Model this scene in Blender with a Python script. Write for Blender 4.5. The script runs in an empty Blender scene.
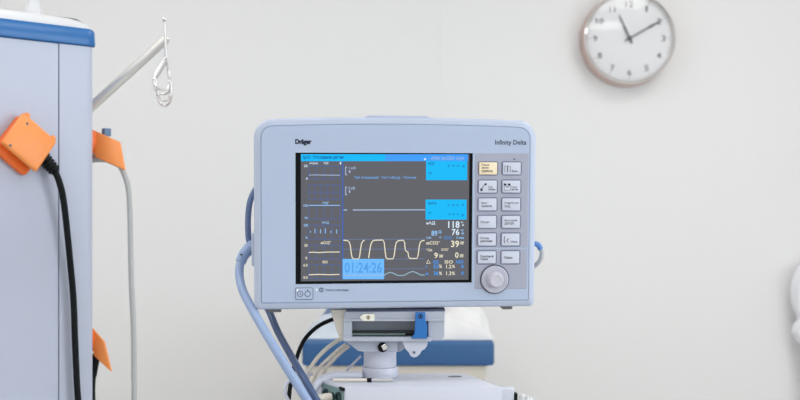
import bpy, bmesh, math, random
from mathutils import Matrix, Vector, noise

random.seed(4)
scene = bpy.context.scene
COL = scene.collection

# ------------------------------------------------------------------ camera, world, light, exposure
F = 1111.0          # focal length in pixels of the 800 px wide frame
HZ = 205.0          # image row of the eye level
EYE = 1.35          # eye height
cam_d = bpy.data.cameras.new('camera')
cam = bpy.data.objects.new('camera', cam_d)
COL.objects.link(cam)
cam.location = (0, 0, EYE)
cam.rotation_euler = (math.pi / 2, 0, 0)
cam_d.sensor_width = 36.0
cam_d.lens = 36.0 * F / 800.0
cam_d.shift_y = (HZ - 200.0) / 800.0
cam_d.clip_start = 0.05
cam_d.dof.use_dof = True
cam_d.dof.focus_distance = 1.39
cam_d.dof.aperture_fstop = 8.0
scene.camera = cam

world = bpy.data.worlds.new('daylight')
scene.world = world
world.use_nodes = True
bg = world.node_tree.nodes['Background']
bg.inputs['Color'].default_value = (0.965, 0.975, 1.0, 1)
bg.inputs['Strength'].default_value = 0.80

scene.view_settings.view_transform = 'Standard'
scene.view_settings.look = 'None'
scene.view_settings.gamma = 1.0
scene.view_settings.use_curve_mapping = False
scene.view_settings.exposure = 0.0
WINDOW_W = 14.0     # daylight through the side window
LAMP_W = 7.0       # watts of each ceiling luminaire


def pix(x, y, Y):
    """point that stands at depth Y on the sight line of a picture position"""
    return Vector(((x - 400.0) * Y / F, Y, EYE + (HZ - y) * Y / F))


# ------------------------------------------------------------------ materials
def lin(c):
    c = c / 255.0
    return c / 12.92 if c <= 0.04045 else ((c + 0.055) / 1.055) ** 2.4


def rgb(r, g, b):
    return (lin(r), lin(g), lin(b), 1.0)


MATS = {}


def mat(name, col, rough=0.5, metal=0.0, spec=0.5, bump=0.0, bscale=200.0, var=0.0, vscale=8.0,
        trans=0.0, sub=0.0, coat=0.0):
    if name in MATS:
        return MATS[name]
    m = bpy.data.materials.new(name)
    m.use_nodes = True
    nt = m.node_tree
    b = nt.nodes['Principled BSDF']
    b.inputs['Base Color'].default_value = col
    b.inputs['Roughness'].default_value = rough
    b.inputs['Metallic'].default_value = metal
    b.inputs['Specular IOR Level'].default_value = spec
    b.inputs['Transmission Weight'].default_value = trans
    b.inputs['Coat Weight'].default_value = coat
    tc = nt.nodes.new('ShaderNodeTexCoord')
    if var > 0:
        n = nt.nodes.new('ShaderNodeTexNoise')
        n.inputs['Scale'].default_value = vscale
        n.inputs['Detail'].default_value = 4
        nt.links.new(tc.outputs['Object'], n.inputs['Vector'])
        mx = nt.nodes.new('ShaderNodeMix')
        mx.data_type = 'RGBA'
        mx.inputs[6].default_value = tuple(c * (1 - var) for c in col[:3]) + (1,)
        mx.inputs[7].default_value = tuple(min(1, c * (1 + var)) for c in col[:3]) + (1,)
        nt.links.new(n.outputs['Fac'], mx.inputs[0])
        nt.links.new(mx.outputs[2], b.inputs['Base Color'])
    if bump > 0:
        n = nt.nodes.new('ShaderNodeTexNoise')
        n.inputs['Scale'].default_value = bscale
        n.inputs['Detail'].default_value = 3
        nt.links.new(tc.outputs['Object'], n.inputs['Vector'])
        bp = nt.nodes.new('ShaderNodeBump')
        bp.inputs['Strength'].default_value = bump
        bp.inputs['Distance'].default_value = 0.001
        nt.links.new(n.outputs['Fac'], bp.inputs['Height'])
        nt.links.new(bp.outputs['Normal'], b.inputs['Normal'])
    MATS[name] = m
    return m


def glow(name, col, strength=1.0):
    """lit pixels of the display"""
    if name in MATS:
        return MATS[name]
    m = mat(name, (0.01, 0.01, 0.012, 1), 0.5, spec=0.1)
    b = m.node_tree.nodes['Principled BSDF']
    b.inputs['Emission Color'].default_value = col
    b.inputs['Emission Strength'].default_value = strength
    return m


def pane_mat(name, tint=(1, 1, 1, 1), ior=1.45):
    m = bpy.data.materials.new(name)
    m.use_nodes = True
    nt = m.node_tree
    nt.nodes.clear()
    out = nt.nodes.new('ShaderNodeOutputMaterial')
    tr = nt.nodes.new('ShaderNodeBsdfTransparent')
    tr.inputs['Color'].default_value = tint
    gl = nt.nodes.new('ShaderNodeBsdfGlossy')
    gl.inputs['Roughness'].default_value = 0.03
    fr = nt.nodes.new('ShaderNodeFresnel')
    fr.inputs['IOR'].default_value = ior
    mx = nt.nodes.new('ShaderNodeMixShader')
    nt.links.new(fr.outputs[0], mx.inputs[0])
    nt.links.new(tr.outputs[0], mx.inputs[1])
    nt.links.new(gl.outputs[0], mx.inputs[2])
    nt.links.new(mx.outputs[0], out.inputs['Surface'])
    MATS[name] = m
    return m


WALL = mat('wall_paint', rgb(239, 238, 238), 0.55, bump=0.05, bscale=60, var=0.008, vscale=1.5)
FLOORM = mat('floor_vinyl', rgb(196, 196, 192), 0.4, var=0.05, vscale=30)
CEILM = mat('ceiling_paint', rgb(240, 240, 238), 0.8, var=0.01)
SHELL = mat('monitor_shell', rgb(183, 193, 214), 0.42, bump=0.04, bscale=900, var=0.006)
SHELLP = mat('monitor_front', rgb(178, 192, 216), 0.45, bump=0.05, bscale=1200, var=0.006)
KEYPAD = mat('keypad_grey', rgb(168, 171, 188), 0.45, bump=0.04, bscale=1200, var=0.006)
KEY = mat('key_pale', rgb(206, 211, 226), 0.45, var=0.006)
KEYC = mat('key_cream', rgb(246, 228, 196), 0.45, var=0.006)
KEYEDGE = mat('key_edge', rgb(122, 126, 150), 0.5, var=0.01)
INK = mat('ink', rgb(40, 44, 62), 0.6, var=0.02)
INKDARK = mat('ink_dark', rgb(16, 24, 52), 0.6, var=0.02)
INKGREY = mat('ink_grey', rgb(92, 98, 126), 0.6, var=0.02)
BLACKGL = mat('black_glass', rgb(6, 9, 14), 0.25, spec=0.15, var=0.02)
BLACK = mat('black_rubber', rgb(8, 13, 16), 0.5, spec=0.2, bump=0.1, bscale=400, var=0.05)
RUBBER = mat('grey_rubber', rgb(110, 108, 112), 0.6, var=0.05)
KNOBM = mat('knob_grey', rgb(190, 190, 204), 0.35, var=0.01)
KNOBC = mat('knob_cap', rgb(198, 197, 208), 0.3, var=0.01)
COLM = mat('column_panel', rgb(184, 190, 208), 0.38, bump=0.03, bscale=300, var=0.01, vscale=3)
COLW = mat('column_white', rgb(212, 213, 217), 0.35, var=0.006)
BAND = mat('column_blue', rgb(16, 100, 166), 0.3, var=0.04, vscale=20)
ORANGE = mat('orange_plastic', rgb(248, 150, 76), 0.35, var=0.02, vscale=30)
ORANGED = mat('orange_base', rgb(245, 112, 30), 0.4, var=0.02, vscale=30)
STEEL = mat('steel', rgb(232, 230, 226), 0.3, metal=1.0, var=0.03)
CHROME = mat('chrome', rgb(225, 222, 220), 0.12, metal=1.0, var=0.02)
RIMSIDE = mat('clock_case', rgb(216, 192, 182), 0.3, metal=1.0, var=0.03)
FACE = mat('clock_face', rgb(252, 251, 252), 0.5, var=0.004)
CLKINK = mat('clock_ink', rgb(104, 104, 110), 0.5, var=0.03)
GLASS = pane_mat('clock_glass')
WHITEP = mat('white_plastic', rgb(206, 209, 222), 0.4, var=0.008)
GREYP = mat('dock_grey', rgb(180, 186, 200), 0.45, var=0.02, vscale=30)
GREYD = mat('dock_inner', rgb(150, 158, 168), 0.5, var=0.03, vscale=30)
BEIGE = mat('beige_plastic', rgb(208, 201, 190), 0.5, var=0.02, vscale=20)
BLUEL = mat('latch_blue', rgb(34, 110, 185), 0.4, var=0.03)
SLOT = mat('slot_black', rgb(14, 24, 30), 0.4, var=0.05)
CARD = mat('card_green', rgb(120, 140, 138), 0.5, var=0.05, vscale=60)
TEAL = mat('port_panel', rgb(120, 146, 146), 0.5, var=0.12, vscale=70)
DARKTEAL = mat('port_dark', rgb(30, 56, 58), 0.4, var=0.15, vscale=90)
HOSE = mat('hose_pale_blue', rgb(146, 166, 202), 0.4, var=0.01)
HOSED = mat('hose_slate', rgb(94, 112, 150), 0.35, var=0.03)
HOSEN = mat('cable_navy', rgb(66, 86, 124), 0.35, var=0.03)
CABLEG = mat('cable_grey', rgb(182, 183, 184), 0.5, var=0.02)
CABLEB = mat('cable_beige', rgb(228, 220, 208), 0.5, var=0.02)
PADM = mat('pad_blue', rgb(44, 90, 138), 0.5, bump=0.15, bscale=120, var=0.06, vscale=40)
LINEN = mat('linen_white', rgb(221, 220, 220), 0.85, bump=0.2, bscale=300, var=0.01)
FOIL = mat('clear_wrap', rgb(238, 240, 240), 0.2, var=0.04, vscale=60, trans=0.3)
TAG = mat('tag_cream', rgb(246, 243, 230), 0.6, var=0.01)
WINGL = glow('window_sky', (0.85, 0.94, 1.0, 1), 3.0)
LAMPM = glow('luminaire_diffuser', (1, 0.985, 0.96, 1), 3.0)


# ------------------------------------------------------------------ mesh helpers
def root_of(o):
    while o.parent:
        o = o.parent
    return o


def tag(o, label, cat, group=None):
    o['label'] = label
    o['category'] = cat
    if group:
        o['group'] = group
    return o


def thing(name, label, cat, matrix=None, loc=None, group=None):
    o = bpy.data.objects.new(name, None)
    o.empty_display_size = 0.05
    COL.objects.link(o)
    if matrix is not None:
        o.matrix_basis = matrix
    elif loc is not None:
        o.matrix_basis = Matrix.Translation(loc)
    return tag(o, label, cat, group)


def obj(name, bm, material, parent=None, world_space=True, smooth=False, label=None, origin=None):
    """one mesh object; vertices given in world space are moved into the frame of the parent's thing"""
    bmesh.ops.recalc_face_normals(bm, faces=bm.faces[:])
    me = bpy.data.meshes.new(name)
    if parent is not None and world_space:
        bm.transform(root_of(parent).matrix_basis.inverted())
    elif parent is None and origin is not None:
        bm.transform(Matrix.Translation(-Vector(origin)))
    bm.to_mesh(me)
    bm.free()
    for mm in (material if isinstance(material, (list, tuple)) else [material]):
        me.materials.append(mm)
    if smooth:
        me.polygons.foreach_set('use_smooth', [True] * len(me.polygons))
        try:
            me.set_sharp_from_angle(angle=math.radians(38))
        except Exception:
            pass
    o = bpy.data.objects.new(name, me)
    COL.objects.link(o)
    if parent is not None:
        o.parent = parent
    elif origin is not None:
        o.location = origin
    if label:
        o['label'] = label
    return o


def copy_part(src, name, parent, loc):
    o = src.copy()
    COL.objects.link(o)
    o.name = name
    o.parent = parent
    o.location = loc
    return o


def box(bm, lo, hi, bev=0.0, seg=2, M=None):
    r = bmesh.ops.create_cube(bm, size=1.0)
    vs = r['verts']
    lo, hi = Vector(lo), Vector(hi)
    c, s = (lo + hi) / 2, hi - lo
    for v in vs:
        v.co = Vector((v.co.x * s.x + c.x, v.co.y * s.y + c.y, v.co.z * s.z + c.z))
    allv = set(vs)
    if bev > 0:
        es = list({e for v in vs for e in v.link_edges})
        rr = bmesh.ops.bevel(bm, geom=es, offset=bev, segments=seg, affect='EDGES', profile=0.5)
        allv = {v for v in allv if v.is_valid} | set(rr['verts'])
    if M is not None:
        for v in allv:
            if v.is_valid:
                v.co = M @ v.co
    return bm


def newbox(lo, hi, bev=0.0, seg=2, M=None):
    return box(bmesh.new(), lo, hi, bev, seg, M)


def smooth_path(pts, n=8):
    pts = [Vector(p) for p in pts]
    out = []
    for i in range(len(pts) - 1):
        p0 = pts[max(i - 1, 0)]
        p1, p2 = pts[i], pts[i + 1]
        p3 = pts[min(i + 2, len(pts) - 1)]
        for k in range(n):
            t = k / n
            out.append(0.5 * ((2 * p1) + (-p0 + p2) * t + (2 * p0 - 5 * p1 + 4 * p2 - p3) * t * t
                              + (-p0 + 3 * p1 - 3 * p2 + p3) * t ** 3))
    out.append(pts[-1])
    return out


def tube(bm, pts, r, seg=12, caps=True):
    """tube along a polyline; r is a number or a function of 0..1"""
    pts = [Vector(p) for p in pts]
    n = len(pts)
    prev = None
    rings = []
    for i, p in enumerate(pts):
        t = (pts[min(i + 1, n - 1)] - pts[max(i - 1, 0)]).normalized()
        if prev is None:
            a = Vector((0, 0, 1)) if abs(t.z) < 0.9 else Vector((1, 0, 0))
            u = t.cross(a).normalized()
        else:
            u = (prev - t * prev.dot(t)).normalized()
        prev = u
        w = t.cross(u)
        rad = r(i / (n - 1)) if callable(r) else r
        rings.append([bm.verts.new(p + (u * math.cos(k * 2 * math.pi / seg) + w * math.sin(k * 2 * math.pi / seg)) * rad)
                      for k in range(seg)])
    for a, b in zip(rings, rings[1:]):
        for k in range(seg):
            bm.faces.new((a[k], a[(k + 1) % seg], b[(k + 1) % seg], b[k]))
    if caps:
        bm.faces.new(rings[0][::-1])
        bm.faces.new(rings[-1])
    return bm


def newtube(pts, r, seg=12, n=8, curved=True):
    return tube(bmesh.new(), smooth_path(pts, n) if curved else pts, r, seg)


def lathe(bm, prof, M, seg=40):
    """profile of (radius, height) turned about the local z axis and placed by M"""
    rings = []
    for r, h in prof:
        if r < 1e-6:
            rings.append([bm.verts.new(M @ Vector((0, 0, h)))])
        else:
            rings.append([bm.verts.new(M @ Vector((r * math.cos(k * 2 * math.pi / seg), r * math.sin(k * 2 * math.pi / seg), h)))
                          for k in range(seg)])
    for a, b in zip(rings, rings[1:]):
        for k in range(seg):
            k2 = (k + 1) % seg
            if len(a) == 1 and len(b) == 1:
                continue
            if len(a) == 1:
                bm.faces.new((a[0], b[k2], b[k]))
            elif len(b) == 1:
                bm.faces.new((a[k], a[k2], b[0]))
            else:
                bm.faces.new((a[k], a[k2], b[k2], b[k]))
    return bm


def newlathe(prof, M, seg=40):
    return lathe(bmesh.new(), prof, M, seg)


def prism(bm, poly, d):
    """solid from a 3-D polygon pushed along the vector d"""
    d = Vector(d)
    a = [bm.verts.new(Vector(p)) for p in poly]
    b = [bm.verts.new(Vector(p) + d) for p in poly]
    n = len(a)
    bm.faces.new(a)
    bm.faces.new(b[::-1])
    for i in range(n):
        j = (i + 1) % n
        bm.faces.new((a[i], b[i], b[j], a[j]))
    return bm


def bevel_all(bm, off, seg=2, angle=30):
    bmesh.ops.recalc_face_normals(bm, faces=bm.faces[:])
    es = [e for e in bm.edges if len(e.link_faces) == 2 and e.calc_face_angle(0) > math.radians(angle)]
    bmesh.ops.bevel(bm, geom=es, offset=off, segments=seg, affect='EDGES', profile=0.5)
    return bm


def loft(bm, rings, cap0=True, cap1=True):
    R = [[bm.verts.new(p) for p in ring] for ring in rings]
    n = len(R[0])
    for a, b in zip(R, R[1:]):
        for k in range(n):
            bm.faces.new((a[k], a[(k + 1) % n], b[(k + 1) % n], b[k]))
    if cap0:
        bm.faces.new(R[0][::-1])
    if cap1:
        bm.faces.new(R[-1])
    return bm


def rrect(x0, x1, z0, z1, rt, rb, arch=0.0, seg=8, nside=16):
    """outline with its own top and bottom corner radii and an arched top"""
    pts = []
    for cx, cz, r, a0 in ((x1 - rt, z1 - rt, rt, 0), (x0 + rt, z1 - rt, rt, 90), (x0 + rb, z0 + rb, rb, 180), (x1 - rb, z0 + rb, rb, 270)):
        arc = [(cx + r * math.cos(math.radians(a0 + 90 * k / seg)), cz + r * math.sin(math.radians(a0 + 90 * k / seg))) for k in range(seg + 1)]
        if pts:
            p, q = pts[-1], arc[0]
            pts += [(p[0] + (q[0] - p[0]) * k / nside, p[1] + (q[1] - p[1]) * k / nside) for k in range(1, nside)]
        pts += arc
    p, q = pts[-1], pts[0]
    pts += [(p[0] + (q[0] - p[0]) * k / nside, p[1] + (q[1] - p[1]) * k / nside) for k in range(1, nside)]
    if arch:
        xm, w, zm = (x0 + x1) / 2, (x1 - x0) / 2, (z0 + z1) / 2
        pts = [(x, z + arch * max(0, 1 - ((x - xm) / w) ** 2) * (1 if z > zm + (z1 - zm) * 0.5 else 0)) for x, z in pts]
    return pts


def text_polys(s, off=0.0):
    """flat lettering as (vertices, faces) in its own plane"""
    cu = bpy.data.curves.new('lettering', 'FONT')
    cu.body = s
    cu.size = 1.0
    cu.resolution_u = 2
    cu.offset = off
    o = bpy.data.objects.new('lettering', cu)
    COL.objects.link(o)
    dg = bpy.context.evaluated_depsgraph_get()
    me = bpy.data.meshes.new_from_object(o.evaluated_get(dg))
    vs = [(v.co.x, v.co.y) for v in me.vertices]
    fs = [tuple(p.vertices) for p in me.polygons]
    bpy.data.objects.remove(o)
    bpy.data.curves.remove(cu)
    bpy.data.meshes.remove(me)
    return vs, fs


_tc = {}


def add_text(bm, s, x0, y0, x1, y1, place, off=0.012):
    """lettering fitted into the box x0..x1, y0 (top)..y1 (bottom); place maps (x, y) into 3-D"""
    if (s, off) not in _tc:
        _tc[(s, off)] = text_polys(s, off)
    vs, fs = _tc[(s, off)]
    if not vs:
        return
    ax, bx = min(v[0] for v in vs), max(v[0] for v in vs)
    ay, by = min(v[1] for v in vs), max(v[1] for v in vs)
    bv = [bm.verts.new(place(x0 + (x1 - x0) * (x - ax) / max(bx - ax, 1e-6), y1 + (y0 - y1) * (y - ay) / max(by - ay, 1e-6))) for x, y in vs]
    for f in fs:
        try:
            bm.faces.new([bv[i] for i in f])
        except ValueError:
            pass


def add_rect(bm, x0, y0, x1, y1, place):
    bm.faces.new([bm.verts.new(place(*p)) for p in ((x0, y0), (x1, y0), (x1, y1), (x0, y1))])


def add_line(bm, pts, w, place):
    """flat stroke of width w along 2-D points"""
    L = []
    for i, p in enumerate(pts):
        a, b = pts[max(i - 1, 0)], pts[min(i + 1, len(pts) - 1)]
        dx, dy = b[0] - a[0], b[1] - a[1]
        l = math.hypot(dx, dy) or 1
        nx, ny = -dy / l * w / 2, dx / l * w / 2
        L.append((bm.verts.new(place(p[0] + nx, p[1] + ny)), bm.verts.new(place(p[0] - nx, p[1] - ny))))
    for (a, b), (c, d) in zip(L, L[1:]):
        bm.faces.new((a, b, d, c))


def add_ring(bm, cx, cy, r0, r1, place, seg=24):
    a = [bm.verts.new(place(cx + r0 * math.cos(k * 2 * math.pi / seg), cy + r0 * math.sin(k * 2 * math.pi / seg))) for k in range(seg)]
    if r1 <= 0:
        bm.faces.new(a)
        return
    b = [bm.verts.new(place(cx + r1 * math.cos(k * 2 * math.pi / seg), cy + r1 * math.sin(k * 2 * math.pi / seg))) for k in range(seg)]
    for k in range(seg):
        bm.faces.new((a[k], a[(k + 1) % seg], b[(k + 1) % seg], b[k]))


# ------------------------------------------------------------------ the room
def struct(name, bm, m, origin=None):
    o = obj(name, bm, m, origin=origin)
    o['kind'] = 'structure'
    return o


XL, XR, YB, YF, HC = -2.3, 2.6, 4.10, -2.4, 2.9
struct('floor', newbox((XL, YF, -0.1), (XR, YB + 0.1, 0)), FLOORM)
struct('ceiling', newbox((XL, YF, HC), (XR, YB + 0.1, HC + 0.1)), CEILM)
struct('wall_left', newbox((XL - 0.1, YF, 0), (XL, YB + 0.1, HC)), WALL)
struct('wall_right', newbox((XR, YF, 0), (XR + 0.1, YB + 0.1, HC)), WALL)
wn = struct('window_1', newbox((XR - 0.012, -1.0, 0.95), (XR - 0.006, 1.7, 2.35)), WINGL)
for lo, hi in (((-1.06, 0.89), (1.76, 0.95)), ((-1.06, 2.35), (1.76, 2.41)), ((-1.06, 0.95), (-1.0, 2.35)), ((1.7, 0.95), (1.76, 2.35)), ((0.32, 0.95), (0.38, 2.35))):
    obj('window_frame', newbox((XR - 0.04, lo[0], lo[1]), (XR + 0.001, hi[0], hi[1]), 0.004, 1), COLW, wn)
wd_ = bpy.data.lights.new('window_daylight', 'AREA')
wd_.shape = 'RECTANGLE'
wd_.size, wd_.size_y = 1.4, 2.7
wd_.energy = WINDOW_W
wd_.color = (0.9, 0.96, 1.0)
wo_ = bpy.data.objects.new('window_daylight', wd_)
COL.objects.link(wo_)
wo_.location = (XR - 0.045, 0.35, 1.65)
wo_.rotation_euler = (0, math.radians(90), 0)
wo_.parent = wn
wb = struct('wall_back', newbox((XL, YB + 0.004, 0), (XR, YB + 0.1, HC)), WALL)
seam = pix(440.5, 200, YB).x
for a, b in ((XL, seam - 1.62), (seam - 1.62, seam), (seam, seam + 1.62), (seam + 1.62, XR)):
    pb = newbox((a + 0.0002, YB, 0.0), (b - 0.0002, YB + 0.006, HC), 0.0004, 1)
    o = obj('wall_panel', pb, WALL, wb)
struct('baseboard_back', newbox((XL, YB - 0.012, 0), (XR, YB, 0.1), 0.003, 1), COLW)

for j, (lx, ly) in enumerate(((-1.1, -0.6), (1.3, -0.6), (-1.1, 1.1), (1.3, 1.1), (-1.1, 2.5), (1.3, 2.5))):
    where = ['behind the camera on the left', 'behind the camera on the right', 'over the left of the room',
             'over the right of the room', 'nearest the back wall on the left', 'nearest the back wall on the right'][j]
    t = thing('ceiling_light', 'square white ceiling light ' + where, 'light', loc=(lx, ly, HC), group='ceiling lights')
    fr = bmesh.new()
    for lo, hi in (((-0.4, -0.4), (0.4, -0.37)), ((-0.4, 0.37), (0.4, 0.4)), ((-0.4, -0.37), (-0.37, 0.37)), ((0.37, -0.37), (0.4, 0.37))):
        box(fr, (lo[0], lo[1], -0.03), (hi[0], hi[1], 0.0), 0.003, 1)
    obj('frame', fr, COLW, t, world_space=False)
    obj('diffuser', newbox((-0.37, -0.37, -0.015), (0.37, 0.37, -0.005)), LAMPM, t, world_space=False)
    ld = bpy.data.lights.new('ceiling_lamp', 'AREA')
    ld.shape = 'SQUARE'
    ld.size = 0.72
    ld.energy = LAMP_W
    ld.color = (1.0, 0.985, 0.96)
    lo_ = bpy.data.objects.new('ceiling_lamp', ld)
    COL.objects.link(lo_)
    lo_.parent = t
    lo_.location = (0, 0, -0.035)

# ------------------------------------------------------------------ wall clock
CC = pix(625.6, 41.2, YB)
CM = Matrix.Translation(CC) @ Matrix.Rotation(math.pi / 2, 4, 'X')      # local z points out of the wall into the room
CR = 46.4 * YB / F
clock = thing('wall_clock', 'round chrome-rimmed wall clock with white dial on the back wall', 'clock', CM)
cd = 0.085
obj('case', newlathe([(0, 0), (CR * 0.985, 0), (CR, 0.004), (CR * 0.995, cd * 0.35), (CR * 0.962, cd * 0.90), (CR * 0.90, cd * 0.74), (0, cd * 0.72)], Matrix(), 72),
    RIMSIDE, clock, world_space=False, smooth=True, label='brushed rosy metal case side')
rim = obj('rim', newlathe([(CR * 0.964, cd * 0.86), (CR * 0.964, cd * 0.94), (CR * 0.955, cd * 0.985), (CR * 0.935, cd), (CR * 0.912, cd * 0.95), (CR * 0.895, cd * 0.82), (CR * 0.89, cd * 0.70)], Matrix(), 72),
          CHROME, clock, world_space=False, smooth=True, label='polished chrome rim')
fz = cd * 0.80
obj('dial', newlathe([(0, fz), (CR * 0.89, fz), (CR * 0.89, fz - 0.002), (0, fz - 0.002)], Matrix(), 64), FACE, clock, world_space=False)
u = YB / F      # metres per picture pixel at the wall
for h in range(1, 13):
    a = math.radians(90 - 30 * h)
    nx, ny = 33.6 * u * math.cos(a), 33.6 * u * math.sin(a)
    bm = bmesh.new()
    wd = (0.9 if h == 1 else 2.0 if h < 10 else 2.8 if h == 11 else 3.8) * u
    add_text(bm, str(h), nx - wd, -(ny + 3.0 * u), nx + wd, -(ny - 3.0 * u), lambda x, y: Vector((x, -y, fz + 0.0006)))
    obj('numeral', bm, CLKINK, clock, world_space=False)
for h in range(60):
    if h == 0:
        bm = bmesh.new()
    a = math.radians(6 * h)
    r0, r1 = (38.6 if h % 5 else 38.0) * u, 40.2 * u
    add_line(bm, [(r0 * math.cos(a), r0 * math.sin(a)), (r1 * math.cos(a), r1 * math.sin(a))], (0.25 if h % 5 else 0.5) * u,
             lambda x, y: Vector((x, y, fz + 0.0005)))
obj('minute_track', bm, CLKINK, clock, world_space=False)


def hand(name, ang, length, tail, w0, w1, z):
    a = math.radians(90 - ang)
    d, n = Vector((math.cos(a), math.sin(a), 0)), Vector((-math.sin(a), math.cos(a), 0))
    pl = [d * -tail + n * w0 * 0.5, d * -tail - n * w0 * 0.5, d * (length * 0.6) - n * w0 * 0.5, d * (length * 0.62) - n * w1 * 0.5,
          d * length - n * w1 * 0.15, d * length + n * w1 * 0.15, d * (length * 0.62) + n * w1 * 0.5, d * (length * 0.6) + n * w0 * 0.5]
    bm = prism(bmesh.new(), [p + Vector((0, 0, z)) for p in pl], (0, 0, 0.001))
    obj(name, bm, CLKINK, clock, world_space=False)


hand('hour_hand', -24.5, 25.5 * u, 5.5 * u, 2.0 * u, 2.0 * u, fz + 0.004)
hand('minute_hand', 60.5, 36.5 * u, 5.5 * u, 1.5 * u, 2.6 * u, fz + 0.006)
obj('centre_cap', newlathe([(2.3 * u, fz), (2.3 * u, fz + 0.008), (1.4 * u, fz + 0.009), (0, fz + 0.009)], Matrix(), 24), CLKINK, clock, world_space=False)
obj('glass_cover', newlathe([(CR * 0.91, cd * 0.955), (CR * 0.6, cd * 0.99), (0, cd * 1.0)], Matrix(), 64), GLASS, clock, world_space=False, smooth=True)

# ------------------------------------------------------------------ patient monitor
MON = (Matrix.Translation((-0.0038, 1.39, EYE - 0.0123)) @ Matrix.Rotation(math.radians(6.47), 4, 'Z')
       @ Matrix.Rotation(math.radians(3.19), 4, 'X') @ Matrix.Rotation(math.radians(-0.11), 4, 'Y'))
MINV = MON.inverted()


def mloc(x, y, d=0.0):
    """picture position -> monitor frame, on the plane d in front of its face"""
    o = MINV @ Vector((0, 0, EYE))
    q = MINV @ pix(x, y, 1.0)
    v = q - o
    t = (-d - o.y) / v.y
    return o + v * t


mon = thing('patient_monitor', 'pale blue-grey patient monitor with dark screen and keypad on a swivel dock', 'monitor', MON)
HW, HH = 0.1774, 0.118
ARCH = 0.0036
S = 0.00125


def outline(ins):
    return rrect(-HW + ins, HW - ins, -HH + ins, HH - ins, max(0.0225 - ins, 0.003), max(0.0065 - ins * 0.6, 0.0015), ARCH)


rings = []
for ins, y in ((0.0092, 0.008), (0.0090, 0.0014), (0.0086, 0.0011), (0.0080, 0.0), (0.0030, 0.0006), (0.0010, 0.0024), (0.0, 0.006), (0.0, 0.030), (0.0012, 0.0315), (0.0012, 0.033), (0.0, 0.0345),
               (0.0008, 0.060), (0.010, 0.078), (0.022, 0.105), (0.030, 0.118), (0.040, 0.122)):
    rings.append([Vector((x, y, z)) for x, z in outline(ins)])
obj('housing', loft(bmesh.new(), rings), SHELL, mon, world_space=False, smooth=True)

sc0, sc1 = mloc(295.4, 152.6), mloc(471.9, 282.7)
sx0, sz1, sx1, sz0 = sc0.x, sc0.z, sc1.x, sc1.z
SCD = -0.0032       # the glass lies this far behind the face
# front panel: a ring between its outline and the screen opening
out_ = outline(0.0090)
cx, cz = (sx0 + sx1) / 2, (sz0 + sz1) / 2


def to_hole(p):
    dx, dz = p[0] - cx, p[1] - cz
    k = min(((sx1 - sx0) / 2) / abs(dx) if dx else 1e9, ((sz1 - sz0) / 2) / abs(dz) if dz else 1e9)
    return [cx + dx * k, cz + dz * k]


hole = [to_hole(p) for p in out_]
for c in ((sx0, sz0), (sx0, sz1), (sx1, sz0), (sx1, sz1)):
    i = min(range(len(hole)), key=lambda k: (hole[k][0] - c[0]) ** 2 + (hole[k][1] - c[1]) ** 2)
    hole[i] = list(c)
PF = -0.0006
rings = [[Vector((x, 0.004, z)) for x, z in outline(0.0091)], [Vector((x, 0.0010, z)) for x, z in outline(0.0087)],
         [Vector((x, PF, z)) for x, z in outline(0.0096)],
         [Vector((x, PF, z)) for x, z in hole],
         [Vector((x, 0.006, z)) for x, z in hole]]
obj('front_panel', loft(bmesh.new(), rings, False, False), SHELLP, mon, world_space=False)

# carrying handle on the top
h0, h1 = mloc(367.0, 118).x, mloc(428.5, 118).x
zt = HH + ARCH
bm = bmesh.new()
pl = [(h0 - 0.0015, zt - 0.004), (h0, zt + 0.0016), (h0 + 0.003, zt + 0.0022), (h1 - 0.003, zt + 0.0022), (h1, zt + 0.0012), (h1 + 0.004, zt - 0.0006), (h1 + 0.004, zt - 0.004)]
prism(bm, [Vector((x, 0.004, z)) for x, z in pl], (0, 0.05, 0))
obj('carry_handle', bevel_all(bm, 0.0006, 1), SHELL, mon, world_space=False)

# display
bm = newbox((sx0 - 0.001, -SCD, sz0 - 0.001), (sx1 + 0.001, -SCD + 0.003, sz1 + 0.001))
obj('screen_surround', bm, BLACKGL, mon, world_space=False, label='glossy black display surround')
GREYSC = glow('screen_grey', rgb(96, 97, 103))
a, b = mloc(300.8, 153.9, SCD), mloc(468.4, 279.7, SCD)
scr = obj('screen', newbox((a.x, -SCD - 0.0004, b.z), (b.x, -SCD + 0.001, a.z)), GREYSC, mon, world_space=False, label='lit grey display with cyan alarm fields')


def layer(k):
    d = SCD + 0.0004 + 0.00012 * k
    return lambda x, y: mloc(x, y, d)


L1, L2, L3 = layer(1), layer(2), layer(3)
CY = glow('pixel_cyan', rgb(0, 186, 250))
BL2 = glow('pixel_sky', rgb(62, 158, 250))
TB = glow('pixel_timer', rgb(112, 188, 255))
DB = glow('pixel_navy', rgb(8, 66, 140))
MB_ = glow('pixel_mid', rgb(66, 146, 224))
GB = glow('pixel_grid', rgb(80, 102, 158))
DV = glow('pixel_divider', rgb(66, 100, 172))
DIM = glow('pixel_dim', rgb(104, 118, 152))
LB = glow('pixel_light', rgb(150, 200, 250))
WB = glow('pixel_white', rgb(224, 240, 255))
CR_ = glow('pixel_cream', rgb(240, 232, 205))
PB = glow('pixel_pale', rgb(166, 184, 216))
TXB = glow('pixel_text', rgb(110, 164, 224))
TR = glow('pixel_trace', rgb(150, 186, 204))


def rects(name, m, pl, L):
    bm = bmesh.new()
    for r in pl:
        add_rect(bm, *r, L)
    return obj(name, bm, m, scr, world_space=False)


def texts(name, m, tl, L):
    bm = bmesh.new()
    for t in tl:
        add_text(bm, *t, L, off=0.018)
    return obj(name, bm, m, scr, world_space=False)


def lines(name, m, ll, w, L):
    bm = bmesh.new()
    for p in ll:
        add_line(bm, p, w, L)
    return obj(name, bm, m, scr, world_space=False)


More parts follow.
